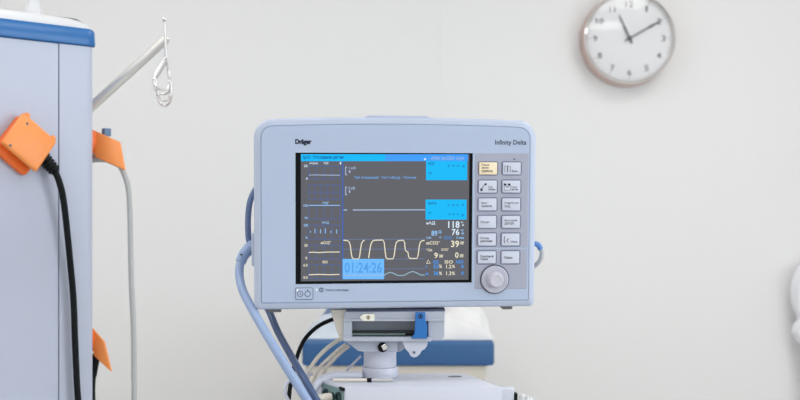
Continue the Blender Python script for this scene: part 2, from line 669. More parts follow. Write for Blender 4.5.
rects('status_bar', CY, [(301, 154.2, 385.2, 161.2)], L1)
rects('status_bar', BL2, [(385.2, 154.2, 468, 161.2)], L1)
rects('alarm_field', CY, [(426, 161.0, 467.2, 180.2)], L2)
rects('alarm_field', CY, [(425.6, 199.6, 466.6, 219.6)], L2)
texts('alarm_text', DB, [('SpO2 : Отсоединен датчик', 303, 155.4, 344, 159.6)], L2)
texts('alarm_text', DB, [('ЧСС', 428, 162.2, 434.5, 165.4), ('*', 447.45, 164.85, 450.15, 167.75), ('*', 452.05, 164.85, 454.75, 167.75), ('*', 456.65, 164.85, 459.35, 167.75),
                         ('уд', 462, 165.5, 464.6, 167.3), ('ЭКГ', 428.5, 172.2, 432, 174.4)], L3)
texts('alarm_text', DB, [('SpO2', 428, 202, 436.5, 205), ('*', 447.25, 204.05, 449.95, 207.15), ('*', 451.85, 204.05, 454.55, 207.15), ('*', 456.25, 204.05, 458.95, 207.15), ('%', 462, 203.5, 463.6, 206),
                         ('ЧП', 428, 212, 431, 214), ('*', 448.25, 213.25, 450.75, 215.95), ('*', 452.45, 213.25, 454.95, 215.95), ('*', 456.65, 213.25, 459.15, 215.95), ('уд', 461.4, 214, 463.6, 216.6)], L3)
texts('clock_readout', PB, [('АПН 24-СЕН 12:41', 431, 156.4, 464, 160.0)], L2)
rects('bed_icon', WB, [(424, 158.4, 426, 160)], L2)

# trend column on the left
gl = []
for y0, y1, nv in ((166, 179, 4), (185, 199.5, 5), (205.4, 219, 4), (225, 239.6, 4), (245, 258.8, 4), (264.5, 278.6, 4)):
    for y in ((y0, (y0 + y1) / 2, y1) if nv == 5 else (y0, y1)):
        gl.append([(308.6, y), (340, y)])
    for k in range(nv + 1):
        x = 308.8 + 31 * k / nv
        gl.append([(x, y0), (x, y1)])
lines('trend_grid', GB, gl, 0.65, L1)
rects('divider', DV, [(341.9, 161.2, 343.4, 279.4)], L1)
lines('trend_trace', PB, [[(309, 175.2), (312, 174.9), (325, 175.1), (340, 175.2)]], 0.8, L2)
lines('trend_trace', LB, [[(308.6, 205.4), (340, 205.4)]], 0.8, L2)
lines('trend_trace', LB, [[(x, y0), (x, y1)] for x, y0, y1 in ((310.5, 231, 232.6), (315, 228.8, 233), (320.5, 229.2, 233.4), (325.4, 228.4, 233.4), (331, 230.6, 233), (336.6, 229.6, 233.6))], 0.8, L2)
lines('trend_trace', CR_, [[(308.8, 252.4), (314, 252.2), (318, 252.6), (326, 252.1), (339.8, 252)]], 0.9, L2)
lines('trend_trace', CR_, [[(308.8, 274.8), (318, 274.4), (330, 274.7), (339.4, 274.4)]], 0.9, L2)
texts('trend_label', WB, [('нАД(м)', 309.5, 162.2, 318, 164.6), ('УД/', 323.5, 162, 328.6, 164.4), ('1', 339.8, 161.9, 341.2, 164.4), ('22', 304, 164.6, 307.6, 167), ('0', 306, 177.4, 307.6, 179.8)], L2)
texts('trend_label', LB, [('ЭКГ', 322, 201.8, 329, 204.4), ('НАД', 322, 221.4, 328.8, 224), ('100', 303.6, 204.4, 308, 206.8), ('90', 304.6, 216.8, 307.6, 219), ('200', 303.6, 224, 308, 226.6), ('0', 305.6, 236.4, 307.4, 239)], L2)
texts('trend_label', CR_, [('etCO2*', 320.8, 241, 331, 244.2), ('ISO', 322.6, 260.6, 327.8, 263.4), ('50', 304.4, 244, 307.6, 246.8), ('0', 305.4, 256.6, 307.2, 259.4), ('6.0', 303.4, 263.8, 307.6, 266.6), ('0.0', 303.4, 276.2, 307.6, 278.8)], L2)

# wave field
texts('wave_label', PB, [('[', 345.2, 166.6, 347, 175.2), ('I мВ', 349, 166.6, 355.6, 169.2), ('1', 348.8, 170.4, 350.4, 172.8), ('[', 345.2, 186.6, 347, 195.2), ('II мВ', 348.6, 186.6, 355, 189.6), ('1', 348.8, 190.4, 350.4, 192.8)], L2)
texts('message_text', TXB, [('Тип отведений : Тест мВ(сд) - Помехи', 354, 176.0, 416, 179.4)], L2)
lines('wave_trace', PB, [[(343.6, 210), (347.2, 210)], [(352.8, 210), (380, 209.9), (425, 209.8)]], 1.1, L2)
lines('wave_scale', DIM, [[(343.6, 239.4), (424.6, 239.2)], [(343.6, 249.2), (424.6, 249)], [(384, 259.2), (424.6, 258.8)], [(384, 269), (424.6, 268.6)]], 0.8, L1)
lines('capnogram', CR_, [
    smooth2 for smooth2 in (
        [(343.4, 240.3), (347.4, 240.6), (349.4, 242.2), (350.4, 246), (351.4, 254.5), (352.2, 257.6), (353.8, 259), (358.4, 259), (359.6, 256.5), (360.6, 249), (361.4, 244), (362.6, 241.4), (364.6, 240.2)],
        [(368.6, 258.2), (369.8, 250), (371, 243.8), (372.8, 240.8), (375, 240.2), (382.8, 240), (384.2, 242.4), (385.2, 252), (386, 257.4), (387.2, 258.9), (393, 258.8), (394.2, 255.5), (395.4, 246), (396.4, 242.2), (398.6, 240.6), (403.2, 240.2), (404.6, 242.4), (405.2, 249.6), (406.4, 251.4), (407.8, 251.8), (408.8, 257), (409.8, 258.4), (417, 258.5), (418.2, 255), (419.2, 246.5), (420.2, 242.4), (421.8, 240.9), (424.6, 240.2)])], 1.0, L2)
lines('wave_trace', TR, [[(384, 275.4), (387, 273.4), (390, 272.4), (393, 273), (397, 275.2), (401, 275.6), (405, 275), (409, 272.6), (413, 271.4), (417, 273), (420, 274.8), (424.6, 275.2)]], 0.9, L2)
rects('timer_field', TB, [(342.6, 258.9, 384.1, 279.2)], L2)
texts('timer_digits', glow('pixel_digit', rgb(84, 160, 232)), [('01:24:26', 344.6, 262.2, 382, 273)], L3)
lines('wave_trace', PB, [[(343, 275.4), (384, 275)]], 0.8, L3)

# numeric column
texts('numeric_readout', WB, [('118', 448.2, 221.2, 459.6, 228), ('76', 451.8, 228.9, 459.4, 235.2), ('нАД', 426.4, 221.4, 435.2, 225), ('с', 460.8, 221.6, 463.4, 223), ('д', 462, 224, 464, 226.2)], L2)
texts('numeric_readout', LB, [('89', 431.4, 230.6, 437.4, 236), ('ср', 438.4, 230.2, 441.4, 234), ('ср', 460.6, 229.4, 463.6, 231.6), ('м', 461.6, 232.2, 463.8, 234.8), ('12:40', 426.4, 236.6, 431.2, 238.8), ('М', 439.6, 236.4, 441.2, 238.4), ('5 мин', 456.4, 236.6, 464, 238.8)], L2)
lines('numeric_frame', MB_, [[(444, 236.8), (452, 236.8), (452, 238.8), (444, 238.8), (444, 236.8)]], 0.6, L2)
texts('numeric_readout', CR_, [('etCO2*', 426.2, 241, 440, 244.6), ('39', 451, 240.6, 459.2, 247.2), ('мм', 460.4, 241.2, 463.8, 244.6), ('ЧДд', 426.4, 248.6, 432.2, 251.4), ('iCO2*', 441.4, 248.2, 449, 250.8),
                               ('9', 434.2, 252.6, 438, 258.2), ('мм', 439.4, 254.4, 443, 257.8), ('0', 455.0, 252.2, 458.6, 258), ('мм', 460, 254, 463.4, 257.6), ('ISO', 444.8, 260.2, 453, 263.6),
                               ('%', 439, 264.6, 442, 268), ('1.2', 446.2, 264.6, 451.4, 268.4), ('%', 452, 264.8, 455, 268), ('%', 439, 271.6, 442, 275), ('1.3', 446.2, 271.4, 451.4, 275.2), ('%', 452, 271.6, 455, 275)], L2)
lines('warning_triangle', CR_, [[(426.6, 263.4), (428.3, 259.8), (430.2, 263.4), (426.6, 263.4)]], 0.7, L2)
texts('numeric_readout', BL2, [('O2', 433, 260.2, 438.6, 263.6), ('N2O', 456.2, 260.2, 463.6, 263.4), ('53', 433.6, 264.6, 438.4, 268.4), ('0', 461.2, 264.6, 463.6, 268.2), ('36', 433.6, 271.2, 438.4, 275.2), ('0', 461.2, 271.4, 463.6, 275), ('i', 425.9, 265, 426.6, 268), ('et', 425.4, 272.6, 428.6, 274.8)], L2)

# keypad
def plate(x0, y0, x1, y1, d0, d1, bev, cx_=0.0, cz_=0.0):
    a, b = mloc(x0, y0, d1), mloc(x1, y1, d1)
    return newbox((a.x - cx_, -d1, b.z - cz_), (b.x - cx_, -d0, a.z - cz_), bev, 2)


obj('keypad_plate', plate(475.4, 153.2, 527.6, 247.1, -0.001, 0.0010, 0.0003), KEYPAD, mon, world_space=False, label='grey keypad backing')
obj('keypad_plate', plate(475.0, 249.2, 526.8, 288.6, -0.001, 0.0010, 0.0003), KEYPAD, mon, world_space=False, label='grey keypad backing')
KW, KH = 18.4 * S, 12.4 * S
legends = [
    (488.0, 168.4, [('Пауза', -6.8, -4.6, 1.0, -2.2), ('звука', -6.8, -1.4, 0.2, 0.8), ('тревоги', -6.8, 1.6, 4.2, 4.4)]),
    (511.6, 168.4, [('Фикс.', -0.2, 1.6, 7, 3.8)]),
    (487.6, 186.6, [('Зум', 0.2, -0.6, 5.2, 1.4), ('тренда', 0.2, 2.0, 7.6, 4.2)]),
    (511.2, 186.6, [('Стоп', 0.0, -0.6, 5.6, 1.4), ('архив', 0.0, 2.0, 6.8, 4.2)]),
    (487.4, 204.4, [('Звук', -6.6, -2.6, -0.2, -0.2), ('тревоги', -6.6, 0.8, 4.2, 3.2)]),
    (511.0, 204.4, [('Старт/Стоп', -6.8, -2.6, 7.6, 0.0), ('НАД', -6.8, 0.6, -1.2, 3.4)]),
    (487.0, 221.9, [('Отсчет', -6.8, -1.2, 2.4, 1.2)]),
    (510.8, 221.9, [('Быстрый', -6.6, -2.8, 5.8, -0.2), ('доступ', -6.6, 0.4, 2.8, 3.2)]),
    (486.8, 239.5, [('Отсоед.', -6.8, -2.8, 2.2, -0.2), ('давления', -6.8, 0.6, 5.4, 3.0)]),
    (510.4, 239.5, [('Метка', 0.4, 1.2, 7, 3.2)]),
    (486.6, 257.3, [('Основной', -6.8, -2.6, 6.8, 0.0), ('экран', -6.8, 0.8, 1.0, 3.2)]),
    (510.2, 257.3, [('Меню', -6.6, -1.2, 2.0, 1.4)]),
]
kproto = None
kn = ['cream alarm pause key', 'key with open book sign', 'key with diagonal arrows sign', 'key with envelope-like sign', None, None, None, None, None, 'key with bracket sign', None, None]
for i, (kx, ky, leg) in enumerate(legends):
    c = mloc(kx, ky, 0.001)
    if kproto is None or i == 1:
        k = obj('key', box(bmesh.new(), (-KW / 2, -0.0014, -KH / 2), (KW / 2, 0.0, KH / 2), 0.0011, 3), KEYC if i == 0 else KEY, mon, world_space=False, smooth=True)
        k.location = (c.x, -0.0011, c.z)
        kproto = k
    else:
        k = copy_part(kproto, 'key', mon, (c.x, -0.0011, c.z))
    if kn[i]:
        k['label'] = kn[i]
    # recessed edge around the key, lettering on it
    eb = plate(-10.2 + kx, -7.2 + ky, 10.2 + kx, 7.2 + ky, 0.0008, 0.00122, 0.0, c.x, c.z)
    bevel = [e for e in eb.edges if abs(e.verts[0].co.y - e.verts[1].co.y) > 1e-5]
    bmesh.ops.bevel(eb, geom=bevel, offset=0.003, segments=4, affect='EDGES', profile=0.5)
    e = obj('key_surround', eb, KEYEDGE, k, world_space=False)
    e.location = (0, 0.0011, 0)
    bm = bmesh.new()
    pl_ = lambda x, y: Vector((x * S, -0.00155, -y * S))
    for t in leg:
        add_text(bm, *t, pl_)
    if i == 1:
        for x0 in (-7.2, -4.2):
            add_line(bm, [(x0, -2.6), (x0 + 2.6, -2.2), (x0 + 2.6, 3.6), (x0, 3.2), (x0, -2.6)], 0.45, pl_)
    if i == 2:
        add_line(bm, [(-7.4, 4.2), (-4.0, -1.4), (-2, -2.8)], 0.6, pl_)
        add_rect(bm, -7.6, 1.8, -5.4, 4.4, pl_)
        add_rect(bm, -3.4, -3.4, -1.2, -1.4, pl_)
    if i == 3:
        add_line(bm, [(-7.4, -2.4), (-1.2, -2.4), (-1.2, 3.8), (-7.4, 3.8), (-7.4, -2.4)], 0.45, pl_)
        add_rect(bm, -7.8, -3.2, -5.6, -1.4, pl_)
        add_rect(bm, -3.6, -3.2, -1.4, -1.4, pl_)
        add_line(bm, [(-7, -1.8), (-4.3, 0.8), (-1.6, -1.8)], 0.7, pl_)
    if i == 9:
        add_line(bm, [(-6.2, -3.4), (-6.8, 0), (-6.2, 3.6)], 0.7, pl_)
        add_line(bm, [(-2.2, -1.2), (-4.2, 0.8), (-2.2, 2.8)], 0.7, pl_)
    obj('key_lettering', bm, INK, k, world_space=False)
c = mloc(514.4, 159.3, 0.001)
obj('indicator_hole', newlathe([(0.0012, -0.0004), (0.0012, 0.0003), (0, 0.0003)], Matrix.Translation((c.x, -0.001, c.z)) @ Matrix.Rotation(math.pi / 2, 4, 'X'), 16), INKGREY, mon, world_space=False)

# rotary knob
c = mloc(494.6, 279.2, 0.001)
KM = Matrix.Translation((c.x, -0.0006, c.z)) @ Matrix.Rotation(math.pi / 2, 4, 'X')
obj('knob_gap', newlathe([(0.0187, 0), (0.0187, 0.0011), (0.0, 0.0011)], KM, 48), mat('knob_shadow_gap', rgb(70, 74, 92), 0.6, var=0.02), mon, world_space=False, label='dark ring round the knob')
kb = obj('rotary_knob', newlathe([(0.0173, 0), (0.0173, 0.0036), (0.0165, 0.0048), (0.0148, 0.0050), (0.0122, 0.0040), (0.0100, 0.0042), (0, 0.0042)], KM, 48), KNOBM, mon, world_space=False, smooth=True)
obj('knob_cap', newlathe([(0.0100, 0.0038), (0.0092, 0.0115), (0.0084, 0.0136), (0.0072, 0.0142), (0.0058, 0.0138), (0, 0.0134)], KM, 40), KNOBC, kb, world_space=False, smooth=True)

# power button, lamps, lettering
bm = plate(295.2, 287.6, 313.4, 299.8, 0.0003, 0.0011, 0.0)
bevel = [e for e in bm.edges if abs(e.verts[0].co.y - e.verts[1].co.y) > 1e-5]
bmesh.ops.bevel(bm, geom=bevel, offset=0.002, segments=4, affect='EDGES', profile=0.5)
pbn = obj('power_button', bm, KEYEDGE, mon, world_space=False, label='power button with two circle signs')
obj('button_face', plate(296.0, 288.4, 312.6, 299.0, 0.0003, 0.0014, 0.0004), SHELLP, pbn, world_space=False)
P15 = lambda x, y: mloc(x, y, 0.00146)
bm = bmesh.new()
add_ring(bm, 300.2, 293.9, 3.1, 2.3, P15)
add_ring(bm, 300.2, 293.9, 0.8, 0, P15)
add_ring(bm, 307.6, 293.9, 3.1, 2.3, P15)
add_rect(bm, 307.0, 289.6, 308.2, 291.6, P15)
obj('button_sign', bm, INKGREY, pbn, world_space=False)
bm = bmesh.new()
add_ring(bm, 297.4, 290.2, 1.0, 0, P15)
LED = glow('led_white', rgb(250, 255, 248))
obj('button_lamp', bm, LED, pbn, world_space=False)
P08 = lambda x, y: mloc(x, y, 0.0008)
bm = bmesh.new()
add_ring(bm, 316.7, 289.8, 0.9, 0, P08)
obj('mains_lamp', bm, LED, mon, world_space=False)
bm = bmesh.new()
add_ring(bm, 321.3, 289.8, 2.3, 1.4, P08)
add_rect(bm, 321.0, 288.0, 321.6, 291.4, P08)
add_text(bm, 'Только от сети питания', 325.4, 288.6, 348.6, 291.2, P08)
obj('mains_lettering', bm, INKGREY, mon, world_space=False)
bm = bmesh.new()
for dx in (0, 0.22):
    add_text(bm, 'Dräger', 295.2 + dx, 139.0, 311.4 + dx, 145.6, P08 if dx == 0 else (lambda x, y: mloc(x, y, 0.00085)), off=0.045)
obj('maker_lettering', bm, INKDARK, mon, world_space=False)
bm = bmesh.new()
add_text(bm, 'Infinity Delta', 495.2, 139.9, 526.4, 146.2, P08)
obj('model_lettering', bm, INK, mon, world_space=False)
for x0, x1 in ((267.5, 281.5), (504.5, 514.5)):
    a, b = mloc(x0, 308), mloc(x1, 308)
    bm = newbox((a.x, 0.012, -HH - 0.0048), (b.x, 0.030, -HH + 0.001), 0.001, 1)
    obj('foot', bm, RUBBER, mon, world_space=False)
# side sockets the hoses plug into
sl = mloc(253.5, 252)
bm = newbox((-HW - 0.004, 0.036, sl.z - 0.022), (-HW + 0.004, 0.068, sl.z + 0.020), 0.002, 2)
obj('side_port', bm, SHELL, mon, world_space=False)
bm = newbox((HW - 0.004, 0.036, sl.z - 0.012), (HW + 0.002, 0.062, sl.z + 0.014), 0.002, 2)
obj('side_port', bm, SHELL, mon, world_space=False)

# ------------------------------------------------------------------ docking mount under the monitor
DY = 1.405
dock = thing('docking_mount', 'grey docking mount with blue latch and white pivot under the monitor', 'mount', loc=pix(380, 378, 1.445))


def pbox(x0, y0, x1, y1, Y0, Y1, bev=0.001):
    a, b = pix(x0, y0, Y0), pix(x1, y1, Y0)
    return newbox((a.x, Y0, b.z), (b.x, Y1, a.z), bev, 2)


def pprism(pl, Y0, depth, bev=0.0008):
    bm = prism(bmesh.new(), [pix(x, y, Y0) for x, y in pl], (0, depth, 0))
    return bevel_all(bm, bev, 2) if bev else bm


obj('gap_shade', pbox(347, 309.4, 445, 312.2, DY + 0.004, DY + 0.07, 0), INKGREY, dock)  # dark bar standing in for the shade in the gap below the monitor
obj('top_rail', pprism([(344.5, 311.6), (445, 311.6), (444.6, 320.8), (343.5, 320.8)], DY, 0.075), GREYP, dock)
obj('rail_lip', pprism([(343.5, 319.2), (444.6, 319.2), (444.6, 321.2), (343.5, 321.2)], DY - 0.003, 0.01, 0.0005), GREYP, dock)
obj('side_post', pprism([(343.4, 320.6), (351.8, 320.6), (351.8, 341), (342.6, 341)], DY, 0.075), GREYP, dock)
obj('side_post', pprism([(428.2, 320.6), (444.6, 320.6), (444.4, 337), (441, 340.4), (428.2, 340.4)], DY, 0.075), GREYP, dock)
obj('back_plate', pbox(351, 320, 429, 341, DY + 0.022, DY + 0.075, 0), GREYD, dock)
obj('bottom_tray', pprism([(342.4, 337.2), (432, 337.2), (431, 341.6), (344, 341.6)], DY - 0.004, 0.08), GREYP, dock)
obj('slot', pbox(352, 331.2, 427, 333.3, DY + 0.010, DY + 0.06, 0), SLOT, dock)
obj('slot', pbox(353, 335.2, 412, 337.2, DY + 0.008, DY + 0.06, 0), SLOT, dock)
obj('module_card', pbox(352, 333.3, 405, 335.2, DY + 0.010, DY + 0.06, 0), CARD, dock)
obj('side_cheek', pprism([(330.5, 309.8), (346.5, 309.8), (344.2, 318), (343.8, 341), (340.6, 341), (336.5, 331)], DY + 0.003, 0.06), BEIGE, dock, label='cream side cheek')
lt = obj('latch', pprism([(415.4, 312.6), (425.2, 312.6), (425.4, 320.4), (427.4, 326), (427, 338.6), (411, 338.6), (414.6, 334), (415.2, 320.4)], DY - 0.007, 0.012), BLUEL, dock, label='bright blue latch')
PLT = lambda x, y: pix(x, y, DY - 0.0073)
bm = bmesh.new()
add_ring(bm, 420.4, 316.4, 2.3, 1.5, PLT, 16)
add_rect(bm, 419.8, 315, 421, 317.8, PLT)
obj('latch_sign', bm, INKDARK, lt)
tg = obj('arrow_tag', pprism([(359.4, 317.4), (363.4, 314.2), (374.6, 314), (374.4, 321), (363.4, 321)], DY - 0.0042, 0.004, 0.0003), TAG, dock, label='cream arrow-shaped tag')
PTG = lambda x, y: pix(x, y, DY - 0.0046)
bm = bmesh.new()
add_ring(bm, 368.2, 317.6, 1.8, 1.2, PTG, 16)
add_rect(bm, 367.8, 315.6, 368.6, 319.6, PTG)
obj('tag_sign', bm, mat('tag_ink', rgb(130, 116, 70), 0.6, var=0.05), tg)
# under the tray
obj('neck', pprism([(345, 341.4), (398, 341.4), (398, 352), (364, 352), (358, 351), (352, 346.5)], DY + 0.008, 0.055, 0.0012), GREYP, dock)
obj('shoulder', pprism([(398, 341.4), (415, 341.4), (412, 344), (405, 347), (402, 351), (398, 352)], DY + 0.012, 0.04, 0.0008), GREYP, dock)
lv = obj('cam_lever', pprism([(402, 341.4), (428, 341.4), (427, 346), (424.6, 349.4), (421.8, 350.6), (420, 354), (417, 356.8), (413.6, 357.6), (410.4, 356), (408.8, 352.6), (405, 348.6)], DY + 0.002, 0.006, 0.0008), WHITEP, dock, label='white scalloped cam lever')
PLV = pix(414.2, 352.3, DY + 0.002)
obj('lever_hole_shade', newlathe([(0.0016, 0), (0.0016, 0.002), (0, 0.002)], Matrix.Translation(PLV) @ Matrix.Rotation(math.pi / 2, 4, 'X'), 16), INKGREY, lv)  # dark disc colours in the shaded hole of the lever
KP = Matrix.Translation(pix(382.6, 347.2, DY + 0.008)) @ Matrix.Rotation(math.pi / 2, 4, 'X')
tk = obj('tilt_knob', newlathe([(0.0062, -0.001), (0.0062, 0.002), (0.0045, 0.003), (0.0, 0.003)], KP, 24), BLACK, dock, label='black tilt knob')
obj('knob_screw', newbox((-0.001, -0.0042, 0.0024), (0.006, 0.003, 0.0052), 0.0008, 2, KP @ Matrix.Rotation(0.5, 4, 'Z')), CHROME, tk)
PV = pix(380, 371, 1.445)
SUR = EYE - 0.2234          # height of the trolley's top surface
zt1 = pix(380, 349, 1.445).z
obj('pivot_column', newlathe([(0.0205, SUR + 0.014), (0.0212, SUR + 0.016), (0.0212, zt1 - 0.002), (0.0205, zt1 + 0.002), (0, zt1 + 0.002)], Matrix.Translation((PV.x, PV.y, 0)), 40), WHITEP, dock, smooth=True)
obj('pivot_flange', newlathe([(0, SUR + 0.0005), (0.0228, SUR + 0.0005), (0.0235, SUR + 0.003), (0.0235, SUR + 0.011), (0.0225, SUR + 0.0135), (0.0205, SUR + 0.0138), (0, SUR + 0.0138)], Matrix.Translation((PV.x, PV.y, 0)), 40), WHITEP, dock, smooth=True)

# ------------------------------------------------------------------ trolley that carries the mount
cart = thing('equipment_trolley', 'white equipment trolley carrying the monitor, connectors on its left side', 'trolley', loc=(0.02, 1.44, 0))
plan = [(-0.0673, 1.36), (0.1249, 1.36), (0.0925, 1.462), (0.082, 1.475), (-0.10, 1.475), (-0.108, 1.455), (-0.0996, 1.418)]
bm = prism(bmesh.new(), [Vector((x, y, SUR)) for x, y in plan], (0, 0, -0.16))
obj('body', bevel_all(bm, 0.0016, 2), WHITEP, cart, smooth=True)
obj('side_cover', newbox((0.112, 1.364, SUR - 0.16), (0.1405, 1.376, SUR - 0.0012), 0.002, 2), WHITEP, cart)
SLT = pix(455, 376.6, (EYE - SUR) * F / (376.6 - HZ))
bm = newlathe([(0.0, 0), (0.009, 0), (0.009, 0.0008), (0, 0.0008)], Matrix.Translation((SLT.x, SLT.y, SUR - 0.0003)) @ Matrix.Diagonal((1, 0.5, 1, 1)), 24)
obj('top_slot', bm, RUBBER, cart)
# port panel on the chamfered left side
A, B = Vector((-0.0673, 1.36, 0)), Vector((-0.0996, 1.418, 0))
ed = (B - A).normalized()
nrm = Vector((ed.y, -ed.x, 0))
if nrm.y > 0:
    nrm = -nrm
ZU = Vector((0, 0, 1))


def port_frame(t, dz):
    p = A + ed * t
    return Vector((p.x, p.y, SUR - dz))


pp = prism(bmesh.new(), [port_frame(0.003, 0.003), port_frame(0.0635, 0.003), port_frame(0.0635, 0.09), port_frame(0.003, 0.09)], nrm * 0.002)
prt = obj('port_panel', pp, TEAL, cart, label='teal-grey connector panel')
for t, dz, r in ((0.012, 0.013, 0.0062), (0.030, 0.016, 0.0058), (0.048, 0.014, 0.0055), (0.012, 0.032, 0.006), (0.030, 0.034, 0.006), (0.048, 0.034, 0.006)):
    q = nrm.to_track_quat('Z', 'Y').to_matrix().to_4x4()
    obj('port', newlathe([(r, 0.001), (r, 0.005), (r * 0.75, 0.0055), (r * 0.7, 0.003), (0, 0.003)], Matrix.Translation(port_frame(t, dz)) @ q, 20), DARKTEAL, prt)
obj('corner_bumper', prism(bmesh.new(), [port_frame(0.0005, 0.0005), port_frame(0.012, 0.0005), port_frame(0.009, 0.0045), port_frame(0.0005, 0.0045)], nrm * 0.003), BLACK, cart)
# bent grab rail round the left front of the mount
pts = [(361.4, 375.6, 1.432), (350, 375.6, 1.428), (334, 375.8, 1.425), (323, 379.5, 1.42), (314.5, 388, 1.405), (310.5, 400, 1.40), (309, 418, 1.40), (318, 432, 1.42)]
obj('grab_rail', newtube([pix(*p) for p in pts], 4.3 * S, 14), WHITEP, cart, smooth=True)
obj('side_socket', newbox((0.1395, 1.364, SUR - 0.05), (0.1445, 1.376, SUR - 0.008), 0.001, 1), BLACK, cart)
zb = SUR - 0.16
obj('pedestal', newlathe([(0.03, 0.09), (0.03, zb - 0.01), (0.06, zb + 0.001), (0, zb + 0.001)], Matrix.Translation((0.02, 1.42, 0)), 32), STEEL, cart, smooth=True)
for k in range(5):
    a = math.radians(72 * k + 18)
    d = Vector((math.cos(a), math.sin(a), 0))
    c0 = Vector((0.02, 1.42, 0.09))
    bm = tube(bmesh.new(), [c0, c0 + d * 0.26 + Vector((0, 0, -0.012))], lambda t: 0.028 - 0.012 * t, 12)
    leg = obj('base_leg', bm, WHITEP, cart, smooth=True)
    side = Vector((-d.y, d.x, 0)).to_track_quat('Z', 'Y').to_matrix().to_4x4()
    obj('caster', newlathe([(0, -0.012), (0.03, -0.012), (0.033, -0.008), (0.033, 0.008), (0.03, 0.012), (0, 0.012)], Matrix.Translation((c0 + d * 0.25) * Vector((1, 1, 0)).length_squared ** 0 - Vector((0, 0, 0.09 - 0.033))) @ side, 24), BLACK, leg)

# ------------------------------------------------------------------ hoses and cables about the trolley
def cable(name, label, pts, rpx, m, cat='cable', seg=12, n=8):
    w = [pix(*p) for p in pts]
    r = rpx * w[0].y / F
    o = obj(name, tube(bmesh.new(), smooth_path(w, n), r, seg), m, smooth=True, origin=w[-1])
    return tag(o, label, cat)


hp = [(247.5, 250.5, 1.45), (243, 256, 1.445), (240, 265, 1.44), (239.6, 277, 1.43), (243, 291, 1.41), (251, 307, 1.39), (264, 330, 1.365), (279, 355, 1.345), (294.5, 380, 1.335), (312, 408, 1.335), (324, 430, 1.345)]
ht = thing('breathing_hose', 'thick pale blue hose curving down from the left side of the monitor', 'hose', loc=pix(330, 430, 1.345))
obj('hose', newtube([pix(*p) for p in hp], 4.4 * S, 16, 10), HOSE, ht, smooth=True)
obj('connector', newtube([pix(*p) for p in ((253.6, 246, 1.452), (249, 249, 1.452), (244.4, 254, 1.448), (241.4, 260, 1.444))], lambda t: (7.2 - 1.9 * t) * S, 18, 6), HOSE, ht, smooth=True, label='pale blue moulded connector')
obj('clamp_ring', newtube([pix(241.8, 259.3, 1.443), pix(240.6, 262.2, 1.442)], 5.6 * S, 18, 2), HOSE, ht, smooth=True)
q = pix(241.2, 254.6, 1.4375)
obj('connector_pin', newlathe([(0.0011, -0.002), (0.0011, 0.0012), (0, 0.0012)], Matrix.Translation(q) @ Matrix.Rotation(math.pi / 2, 4, 'X'), 12), BLACK, ht)

cable('sensor_cable', 'slate blue cable bowing out behind the upper left edge of the monitor',
      [(258, 186, 1.47), (252.5, 195, 1.465), (249.2, 206, 1.46), (248, 222, 1.46), (248.6, 238, 1.46), (250.5, 243, 1.46), (256, 247, 1.462)], 3.0, HOSED)
cable('pressure_cable', 'dark navy blue cable dropping from beneath the lower left monitor corner',
      [(264, 302, 1.49), (270, 313, 1.475), (278, 332, 1.45), (290, 354, 1.41), (302, 375, 1.365), (316, 399, 1.345), (328, 420, 1.345)], 3.5, HOSEN, seg=14)
cable('black_power_cable', 'thin black cord arching from behind the dock down to the trolley',
      [(348, 315, 1.51), (331, 320, 1.50), (317, 327, 1.49), (305, 339, 1.48), (298, 354, 1.47), (292.5, 374, 1.46), (289, 397, 1.45), (290, 420, 1.45), (310, 440, 1.46)], 2.1, BLACK)
cable('thin_lead', 'thin white lead looping at the lower left beside the black cord',
      [(312, 374, 1.47), (300, 376, 1.45), (290, 380, 1.44), (285, 388, 1.43), (287, 398, 1.43), (296, 408, 1.43), (310, 420, 1.44)], 1.7, WHITEP)
cable('sensor_lead', 'cream lead bending left below the dock cheek, outermost of three',
      [(343, 338, 1.462), (334, 343, 1.46), (324, 351, 1.46), (315, 361, 1.465), (308.5, 373, 1.47), (305, 392, 1.475)], 2.1, CABLEB)
cable('sensor_lead', 'cream lead under the dock cheek, middle of three',
      [(346, 344, 1.466), (338, 350, 1.465), (328, 359, 1.465), (320, 367, 1.47), (314, 380, 1.475), (311, 395, 1.48)], 1.7, CABLEB)
cable('sensor_lead', 'cream lead nearest the white pivot, innermost of three',
      [(349, 346, 1.47), (341, 352, 1.468), (333, 360, 1.468), (326, 368, 1.472), (321, 382, 1.48), (318, 400, 1.48)], 2.1, CABLEB)
cable('short_lead', 'short white lead slanting down just left of the white pivot',
      [(361, 356, 1.47), (356, 361, 1.468), (349, 368, 1.468), (345, 374, 1.47), (342, 384, 1.478)], 1.3, WHITEP)
# lead with plug lying along the trolley top
t = thing('probe_lead', 'cream probe with black collar lying along the trolley top', 'probe', loc=pix(365, 380.2, 1.4))
yy = 1.401
zz = SUR + 0.0026
fx = lambda x: Vector(((x - 400) * yy / F, yy, zz))
obj('shaft', newtube([fx(333), fx(350), fx(367.5)], 0.0022, 12, 4), CABLEB, t, smooth=True)
obj('collar', newtube([fx(367), fx(371.6)], 0.0026, 12, 2), BLACK, t, smooth=True)
obj('tip', newtube([fx(373.6), fx(382), fx(393)], lambda s: 0.0025 - 0.0006 * s, 12, 3), mat('clear_plastic', rgb(226, 226, 222), 0.2, var=0.03, trans=0.4), t, smooth=True)
obj('tip_neck', newtube([fx(371), fx(374)], 0.0016, 10, 2), WHITEP, t)
